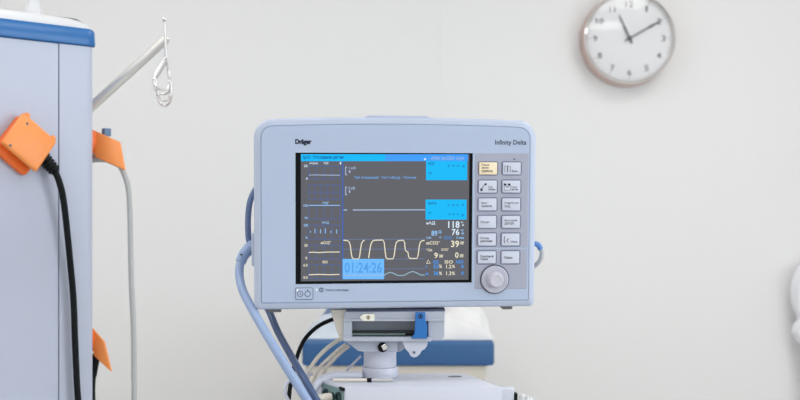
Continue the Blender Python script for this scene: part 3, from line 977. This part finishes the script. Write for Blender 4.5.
# plugs in the port panel
for i, (tt, dz, lab) in enumerate(((0.030, 0.016, 'cream round plug in the upper row of the connector panel'), (0.048, 0.034, 'cream round plug in the lower row of the connector panel'))):
    p0 = port_frame(tt, dz) + nrm * 0.004
    g = thing('connector_plug', lab, 'plug', loc=p0)
    obj('plug_body', tube(bmesh.new(), [p0, p0 + nrm * 0.01, p0 + nrm * 0.011, p0 + nrm * 0.026], lambda s: 0.0056 if s < 0.5 else 0.0046, 14), CABLEB, g, smooth=True)
    p1 = p0 + nrm * 0.025
    obj('plug_cord', newtube([p1, p1 + nrm * 0.014 + Vector((0, 0, -0.004)), p1 + nrm * 0.018 + Vector((0.0, 0.0, -0.03)), p1 + nrm * 0.012 + Vector((0, 0, -0.08))], 0.0022, 10), CABLEB, g, smooth=True)
# short hose on the right side of the monitor
g = thing('side_hose', 'short grey hose with blue collar on the right side of the monitor', 'hose', loc=pix(537, 266, 1.46))
obj('hose', newtube([pix(*p) for p in ((539.5, 246.5, 1.462), (541.6, 251, 1.462), (541.2, 257, 1.462), (538.4, 262.6, 1.466), (533, 267, 1.472))], 2.3 * S, 12), CABLEG, g, smooth=True)
obj('collar', newtube([pix(*p) for p in ((533, 243.6, 1.462), (538, 244.8, 1.462), (540.8, 249.4, 1.462))], 2.9 * S, 12), mat('collar_blue', rgb(92, 138, 200), 0.4, var=0.03), g, smooth=True)

# crumpled clear bag hanging on the trolley's right side
bm = bmesh.new()
bmesh.ops.create_icosphere(bm, subdivisions=4, radius=1.0)
cb = pix(525.5, 411, 1.41)
for v in bm.verts:
    n = v.co.normalized()
    k = 1 + 0.22 * noise.noise(n * 2.6 + Vector((3, 1, 0))) + 0.14 * noise.turbulence(n * 3.5, 3, True)
    v.co = cb + Vector((n.x * 0.0125, n.y * 0.02, n.z * 0.019)) * k
tag(obj('plastic_bag', bm, FOIL, smooth=False, origin=cb), 'small crumpled clear plastic bag at the lower right of the trolley', 'bag')

# ------------------------------------------------------------------ operating table behind
TY = 2.80
tz0, tz1 = pix(0, 366, TY).z, pix(0, 341.5, TY).z
tx0, tx1 = pix(302, 0, TY).x, pix(494.5, 0, TY).x
tl = 1.05
tab = thing('operating_table', 'operating table with blue padded top standing behind the monitor', 'table', loc=((tx0 + tx1) / 2, TY + tl / 2, 0))
obj('pad', newbox((tx0, TY, tz0), (tx1, TY + tl, tz1), 0.008, 3), PADM, tab, smooth=True, label='blue padded table top')
obj('pad_seam', newbox((tx0 + 0.004, TY - 0.0012, tz0 + 0.003), (tx1 - 0.004, TY + 0.01, tz0 + 0.006), 0.0005, 1), mat('seam_blue', rgb(34, 84, 140), 0.6, var=0.05), tab)
obj('frame', newbox((tx0 + 0.012, TY + 0.012, tz0 - 0.045), (tx1 - 0.022, TY + tl - 0.02, tz0), 0.003, 1), BEIGE, tab)
obj('side_rail', newbox((tx1 - 0.022, TY + 0.06, tz0 - 0.036), (tx1 - 0.012, TY + tl - 0.06, tz0 - 0.008), 0.002, 1), STEEL, tab)
obj('side_rail', newbox((tx0 + 0.002, TY + 0.06, tz0 - 0.036), (tx0 + 0.012, TY + tl - 0.06, tz0 - 0.008), 0.002, 1), STEEL, tab)
xm = (tx0 + tx1) / 2
obj('pedestal', newbox((xm - 0.13, TY + 0.25, 0.12), (xm + 0.13, TY + 0.75, tz0 - 0.044), 0.02, 3), BEIGE, tab, smooth=True)
obj('base', newbox((xm - 0.26, TY + 0.08, 0.0), (xm + 0.26, TY + 0.98, 0.125), 0.03, 3), BEIGE, tab, smooth=True)

# crumpled linen heaped on the pad
def heap(name, label, prof, y0, depth, seed, m):
    """cloth heap: prof lists (picture x, picture y of its crest); closed below"""
    nu, nv = 90, 30
    bm = bmesh.new()
    P = [pix(x, y, y0 + depth * 0.35) for x, y in prof]
    xs = [p.x for p in P]
    top, bot = [], []
    for i in range(nu + 1):
        x = xs[0] + (xs[-1] - xs[0]) * i / nu
        k = max(j for j in range(len(P) - 1) if xs[j] <= x + 1e-9)
        f = (x - xs[k]) / (xs[k + 1] - xs[k])
        f = f * f * (3 - 2 * f)
        hgt = P[k].z + (P[k + 1].z - P[k].z) * f - tz1
        rt, rb = [], []
        for j in range(nv + 1):
            v = j / nv
            s = math.sin(math.pi * v) ** 0.45 if 0 < v < 1 else 0
            q = Vector((x * 9 + seed, v * 2.2, 0))
            fold = 0.016 * math.sin(40 * v + 6 * noise.noise(q) + 6 * (x + seed)) + 0.016 * noise.noise(q * 2.2) + 0.006 * math.sin(70 * x + 9 * v)
            e = min(1, i / 5, (nu - i) / 5)
            z = max(0.0015, hgt * s + fold * s * e)
            yy = y0 + depth * v + 0.012 * noise.noise(Vector((x * 14, z * 30, seed))) * s
            rt.append(bm.verts.new((x, yy, tz1 + z)))
            rb.append(bm.verts.new((x, yy, tz1 + 0.0004)))
        top.append(rt)
        bot.append(rb)
    for i in range(nu):
        for j in range(nv):
            bm.faces.new((top[i][j], top[i + 1][j], top[i + 1][j + 1], top[i][j + 1]))
            bm.faces.new((bot[i][j], bot[i][j + 1], bot[i + 1][j + 1], bot[i + 1][j]))
    for i in range(nu):
        bm.faces.new((top[i][0], bot[i][0], bot[i + 1][0], top[i + 1][0]))
        bm.faces.new((top[i][nv], top[i + 1][nv], bot[i + 1][nv], bot[i][nv]))
    for j in range(nv):
        bm.faces.new((top[0][j], top[0][j + 1], bot[0][j + 1], bot[0][j]))
        bm.faces.new((top[nu][j], bot[nu][j], bot[nu][j + 1], top[nu][j + 1]))
    return tag(obj(name, bm, m, smooth=True, origin=((xs[0] + xs[-1]) / 2, y0 + depth / 2, tz1)), label, 'linen')


heap('linen_heap', 'crumpled white linen heaped on the blue operating table pad',
     [(400, 330), (412, 314), (440, 309), (462, 308.5), (478, 312), (486, 321), (490, 332), (492, 340)], TY + 0.03, 0.30, 1.7, LINEN)
heap('folded_sheet', 'pale sheet lying on the left part of the blue pad behind the cables',
     [(305, 339), (312, 332), (326, 322), (340, 318), (372, 320), (396, 328), (399, 338)], TY + 0.05, 0.30, 6.2, mat('sheet_pale', rgb(196, 205, 216), 0.85, bump=0.2, bscale=250, var=0.02))

# ------------------------------------------------------------------ supply column on the left
CA = math.radians(45)
UR = Vector((math.cos(CA), math.sin(CA), 0))        # along the front face, to the right and away
NO = Vector((math.sin(CA), -math.cos(CA), 0))       # out of the front face
CORN = Vector((-0.4915, 1.80, 0))                     # front right corner
CWID, CDEP = 0.34, 0.30
CO = CORN - UR * (CWID / 2) - NO * (CDEP / 2)
CMAT = Matrix(((UR.x, -NO.x, 0, CO.x), (UR.y, -NO.y, 0, CO.y), (0, 0, 1, 0), (0, 0, 0, 1)))     # local x right, -y out, z up
CINV = CMAT.inverted()
colm = thing('supply_column', 'pale lavender supply column with blue band and orange sockets at left', 'column', CMAT)


def cpl(grow, z, r=0.018):
    return [Vector((x, y, z)) for x, y in rrect(-CWID / 2 - grow, CWID / 2 + grow, -CDEP / 2 - grow, CDEP / 2 + grow, r + grow, r + grow, 0, 6, 4)]


BZ0, BZ1 = 1.606, 1.634
obj('body', loft(bmesh.new(), [cpl(-0.004, 0.06), cpl(-0.004, BZ0)]), COLM, colm, world_space=False, smooth=True)
obj('plinth', loft(bmesh.new(), [cpl(0.01, 0.0), cpl(0.01, 0.05), cpl(0.0, 0.062)]), RUBBER, colm, world_space=False, smooth=True)
# cladding: wide front panel and rounded corner strip with a joint between
jx = CWID / 2 - 0.066
obj('front_panel', newbox((-CWID / 2 + 0.02, -CDEP / 2, 0.066), (jx - 0.0008, -CDEP / 2 + 0.006, BZ0 - 0.001), 0.0012, 2), COLM, colm, world_space=False)
co = []
for k in range(9):
    a = math.radians(-90 + 90 * k / 8)
    co.append((CWID / 2 - 0.018 + 0.018 * math.cos(a), -CDEP / 2 + 0.018 + 0.018 * math.sin(a)))
poly = [(jx + 0.0008, -CDEP / 2)] + co + [(CWID / 2, 0.10), (CWID / 2 - 0.0055, 0.10), (CWID / 2 - 0.0055, -CDEP / 2 + 0.02), (CWID / 2 - 0.02, -CDEP / 2 + 0.0055), (jx + 0.0008, -CDEP / 2 + 0.0055)]
obj('corner_strip', prism(bmesh.new(), [Vector((x, y, 0.066)) for x, y in poly], (0, 0, BZ0 - 0.067)), COLM, colm, world_space=False, smooth=True)
obj('blue_band', loft(bmesh.new(), [cpl(-0.002, BZ0 - 0.001), cpl(0.004, BZ0 + 0.001), cpl(0.0048, BZ0 + 0.004), cpl(0.0034, BZ1 - 0.004), cpl(0.0012, BZ1 - 0.001), cpl(-0.001, BZ1)]), BAND, colm, world_space=False, smooth=True)
obj('domed_top', loft(bmesh.new(), [cpl(-0.0012, BZ1 - 0.001), cpl(-0.004, BZ1 + 0.004), cpl(-0.012, BZ1 + 0.010), cpl(-0.026, BZ1 + 0.017), cpl(-0.05, BZ1 + 0.0225, 0.052), cpl(-0.08, BZ1 + 0.025, 0.082), cpl(-0.12, BZ1 + 0.026, 0.122)]), COLW, colm, world_space=False, smooth=True)
sp = CINV @ pix(33, 8, 1.86)
st = obj('top_spigot', newlathe([(0.023, BZ1 + 0.012), (0.021, BZ1 + 0.026), (0.0125, BZ1 + 0.045), (0.0095, BZ1 + 0.062), (0.0095, BZ1 + 0.30), (0, BZ1 + 0.302)], Matrix.Translation((sp.x, sp.y, 0)), 32), COLW, colm, world_space=False, smooth=True, label='white conical spigot with pole')


def cface(x, y, d):
    """picture position -> column frame, on the plane d in front of its front face"""
    o = CINV @ Vector((0, 0, EYE))
    v = CINV @ pix(x, y, 1.0) - o
    t = (-CDEP / 2 - d - o.y) / v.y
    return o + v * t


def slab(M, w, h, t, bev, lo=0.0):
    """plate: x 0..w, y 0..h, z lo..t placed by M"""
    return newbox((0, 0, lo), (w, h, t), bev, 3, M)


# front socket: square turned on its corner, hinged along the upper right edge
hA, hB = cface(21.5, 114.5, 0.016), cface(52.5, 142, 0.016)
e1 = (hB - hA)
wid = e1.length
e1.normalize()
n0 = Vector((0, -1, 0))
e2 = n0.cross(e1) * -1
if e2.z > 0:
    e2 = -e2
Mb = Matrix((e1, e2, e1.cross(e2))).transposed().to_4x4()
sgn = 1 if e1.cross(e2).dot(n0) > 0 else -1
base_o = hA - n0 * 0.016
Mb.translation = base_o
sock = obj('socket', newbox((0, 0, -0.002 if sgn > 0 else -0.014), (wid, wid * 1.07, 0.014 if sgn > 0 else 0.002), 0.005, 3, Mb), ORANGED, colm, world_space=False, smooth=True, label='orange power socket with hinged lid')
tilt = Matrix.Rotation(math.radians(7) * sgn, 4, 'X')
Ml = Matrix((e1, e2, e1.cross(e2))).transposed().to_4x4()
Ml.translation = hA + n0 * 0.000
Ml = Ml @ tilt
lo, hi = (0.0, 0.009) if sgn > 0 else (-0.009, 0.0)
obj('lid', newbox((-0.002, -0.002, lo), (wid + 0.003, wid * 0.93, hi), 0.004, 3, Ml), ORANGE, sock, world_space=False, smooth=True)
for xx in (0.002, wid - 0.009):
    obj('hinge_ear', newbox((xx, -0.006, lo), (xx + 0.008, 0.001, hi), 0.002, 2, Ml), ORANGE, sock, world_space=False, smooth=True)
zs = hi if sgn > 0 else lo
for px_, py_ in ((0.012, 0.010), (0.010, wid * 0.86)):
    obj('screw', newlathe([(0.0022, -0.001), (0.0022, 0.0005), (0, 0.0008)], Ml @ Matrix.Translation((px_, py_, zs)) @ (Matrix() if sgn > 0 else Matrix.Rotation(math.pi, 4, 'X')), 14), RUBBER, sock, world_space=False)
# its plug: ribbed strain relief and cord
pc = thing('power_cable', 'black power cable with ribbed plug hanging from the front orange socket', 'cable', loc=CMAT @ cface(77, 398, 0.012))
a0, a1 = CMAT @ cface(38, 151.5, 0.003), CMAT @ cface(55.5, 171.5, 0.017)
dv = a1 - a0
L = dv.length
q = dv.to_track_quat('Z', 'Y').to_matrix().to_4x4()
prof = [(0, 0), (0.0122, 0)]
for k in range(7):
    f = k / 7
    r = 0.0122 - 0.0030 * f
    prof += [(r, L * (f + 0.09)), (r - 0.0022, L * (f + 0.10)), (r - 0.0022, L * (f + 0.138)), (r - 0.0004, L * (f + 0.142))]
prof += [(0.0068, L * 1.02), (0, L * 1.02)]
obj('ribbed_plug', newlathe(prof, Matrix.Translation(a0) @ q, 20), BLACK, pc, smooth=False)
cpts = [CMAT @ cface(x, y, d) for x, y, d in ((54.5, 170.5, 0.017), (59, 181, 0.020), (63, 197, 0.019), (66.5, 225, 0.016), (70, 260, 0.013), (73.5, 300, 0.012), (75, 340, 0.012), (77, 385, 0.012), (79, 420, 0.012), (84, 560, 0.014), (86, 700, 0.014))]
obj('cord', newtube(cpts, 0.0052, 12), BLACK, pc, smooth=True)

# sockets on the hidden right side; their lids stand out past the edge
def side_socket(corners, by0, by1, lab):
    P = [CINV @ pix(*c) for c in corners]
    cz_ = (pix(0, by0, 1.84).z + pix(0, by1, 1.84).z) / 2
    bx = CWID / 2
    s = obj('socket', newbox((bx - 0.001, -0.115, cz_ - 0.03), (bx + 0.012, -0.055, cz_ + 0.03), 0.004, 2), ORANGED, colm, world_space=False, smooth=True, label=lab)
    n = (P[1] - P[0]).cross(P[3] - P[0]).normalized()
    if n.y > 0:
        n = -n
    bm = prism(bmesh.new(), P, -n * 0.008)
    obj('lid', bevel_all(bm, 0.0018, 2), ORANGE, s, world_space=False, smooth=True)
    m0 = (P[0] + P[3]) / 2
    obj('hinge_arm', newbox((bx + 0.008, m0.y - 0.004, m0.z - 0.018), (max(bx + 0.013, m0.x + 0.004), m0.y + 0.012, m0.z + 0.018), 0.002, 2), ORANGED, s, world_space=False)
    return s


s2 = side_socket([(91, 128.5, 1.85), (119.5, 141.5, 1.835), (124.6, 169.5, 1.815), (95, 156.5, 1.83)], 128, 160, 'upper orange socket on the right edge')
q2 = CINV @ pix(106.5, 132.5, 1.86)
obj('release_tab', newbox((q2.x - 0.006, q2.y - 0.004, q2.z - 0.006), (q2.x + 0.007, q2.y + 0.006, q2.z + 0.007), 0.001, 1), mat('tab_blue', rgb(96, 124, 160), 0.5, var=0.03), s2, world_space=False)
s3 = side_socket([(89.5, 325, 1.85), (103.5, 341, 1.835), (110.6, 371.5, 1.815), (93.5, 355.5, 1.83)], 325, 358, 'lower orange socket on the right edge')
gcab = thing('power_cable', 'pale grey power cable hanging from the upper side socket down past the wall', 'cable', loc=pix(134, 420, 1.84))
obj('cord', newtube([pix(*p) for p in ((112, 160, 1.845), (119, 165, 1.842), (124.6, 175, 1.84), (128.6, 190, 1.84), (130, 215, 1.84), (130.6, 245, 1.84), (131.6, 285, 1.84), (133.6, 330, 1.84), (134, 370, 1.84), (134, 420, 1.84), (130, 600, 1.86))], 2.7 * 1.84 / F, 12), CABLEG, gcab, smooth=True)
obj('plug', newtube([pix(*p) for p in ((92, 158, 1.852), (98, 158, 1.85), (108, 159, 1.848), (113, 160.5, 1.846))], lambda s: (5.0 - 2.0 * s) * 1.84 / F, 14, 4), CABLEG, gcab, smooth=True)
bcab = thing('power_cable', 'black power cable hanging from the lower side socket along the column edge', 'cable', loc=pix(94, 420, 1.85))
obj('plug', newtube([pix(*p) for p in ((96.5, 355, 1.842), (95, 364, 1.846), (93.4, 376, 1.85))], lambda s: (4.2 - 1.0 * s) * 1.84 / F, 14, 4), BLACK, bcab, smooth=True)
obj('cord', newtube([pix(*p) for p in ((93.6, 374, 1.85), (92.8, 386, 1.85), (92.8, 400, 1.85), (93, 430, 1.85), (93, 600, 1.86))], 2.6 * 1.84 / F, 12), BLACK, bcab, smooth=True)

# drip arm and wire hook
AY = 1.95
arm = thing('infusion_arm', 'slanting steel infusion arm rising from behind the supply column', 'arm', loc=pix(62, 133.4, AY))
p0, p1 = pix(62, 133.4, AY), pix(165.5, 39.6, AY)
obj('rod', tube(bmesh.new(), [p0, p1], 4.7 * AY / F, 20), STEEL, arm, smooth=True)
dd = (p1 - p0).normalized()
obj('end_cap', tube(bmesh.new(), [p1 - dd * 0.001, p1 + dd * 0.004, p1 + dd * 0.006], lambda s: (3.6 if s < 0.9 else 2.4) * AY / F, 20), STEEL, arm, smooth=True)
HY = AY - 0.012
hk = thing('drip_hook', 'bent chrome wire double hook hanging on the end of the infusion arm', 'hook', loc=pix(166, 40, HY))
wr = 1.0 * HY / F
obj('stem', newtube([pix(164.4, 22, HY), pix(165, 38, HY), pix(166, 58, HY)], wr * 1.15, 10), CHROME, hk, smooth=True)
bm = bmesh.new()
bmesh.ops.create_uvsphere(bm, u_segments=16, v_segments=10, radius=2.3 * HY / F, matrix=Matrix.Translation(pix(164.3, 19.6, HY)))
obj('ball_end', bm, CHROME, hk, smooth=True)
obj('hook_wire', newtube([pix(*p) for p in ((166, 57, HY), (160, 66, HY - 0.004), (154.6, 75.5, HY - 0.01), (153.8, 82, HY - 0.012), (156.6, 87.2, HY - 0.012), (162, 89.8, HY - 0.010), (167.4, 88, HY - 0.006), (169.4, 81, HY - 0.002), (168, 70, HY), (166.4, 58, HY))], wr, 10), CHROME, hk, smooth=True)
obj('hook_wire', newtube([pix(*p) for p in ((166.4, 62, HY), (160.5, 72, HY + 0.004), (155.2, 81, HY + 0.008), (154.8, 88, HY + 0.010), (158.6, 93, HY + 0.012), (164.6, 94.2, HY + 0.010), (169.4, 91, HY + 0.006), (170.4, 82, HY + 0.003), (168.6, 70, HY))], wr, 10), CHROME, hk, smooth=True)
obj('hook_wire', newtube([pix(*p) for p in ((156.2, 80, HY + 0.010), (157, 90, HY + 0.016), (157.6, 97, HY + 0.02), (160, 103.2, HY + 0.022), (164.6, 106, HY + 0.022), (169.4, 103, HY + 0.018), (171.6, 96.4, HY + 0.012), (171, 88, HY + 0.006), (169.4, 76, HY + 0.002))], wr, 10), CHROME, hk, smooth=True)
obj('hook_wire', newtube([pix(*p) for p in ((155.2, 78, HY - 0.008), (156.6, 88, HY - 0.006), (158.4, 95, HY - 0.004), (162, 100.2, HY - 0.002), (166.6, 100.6, HY), (170.2, 96, HY + 0.001), (170.8, 86, HY + 0.001), (168.4, 72, HY))], wr, 10), CHROME, hk, smooth=True)

# ------------------------------------------------------------------ white cloth hung up at the right picture edge
WY = YB - 0.07
bm = bmesh.new()
prof = [(258, 2), (262, 9), (268, 17.5), (276, 21), (288, 23), (302, 22.4), (312, 20), (319, 17.6), (325, 20.4), (333, 22), (341, 17.4), (349, 12.5), (372, 11), (400, 10), (420, 9)]
rings = []
ns = 40
for i, p in enumerate(smooth_path([Vector((r, 0, y)) for y, r in prof], 4)):
    c = pix(815, p.z, WY)
    rr_ = p.x * WY / F
    rings.append([c + Vector((math.cos(k * 2 * math.pi / ns) * rr_, 0.0, 0)) * (1 + 0.05 * math.sin(k * 1.1 + i * 0.35)) + Vector((0, math.sin(k * 2 * math.pi / ns) * min(rr_, 0.06) * 0.9 * (1 + 0.12 * math.sin(k * 1.4)), 0)) for k in range(ns)])
loft(bm, rings)
tag(obj('hanging_cloth', bm, mat('cloth_bright', rgb(246, 247, 252), 0.8, bump=0.15, bscale=200, var=0.01), smooth=True, origin=pix(815, 258, WY)), 'bright white bunched cloth at the right edge of the picture', 'cloth')
hkp = pix(815, 257, YB)
bm = newtube([Vector((hkp.x, YB + 0.001, hkp.z + 0.01)), Vector((hkp.x, YB - 0.05, hkp.z + 0.005)), Vector((hkp.x, YB - 0.075, hkp.z)), Vector((hkp.x, YB - 0.09, hkp.z + 0.02))], 0.005, 10)
tag(obj('wall_hook', bm, STEEL, smooth=True, origin=hkp), 'small steel wall hook holding the white cloth', 'hook')
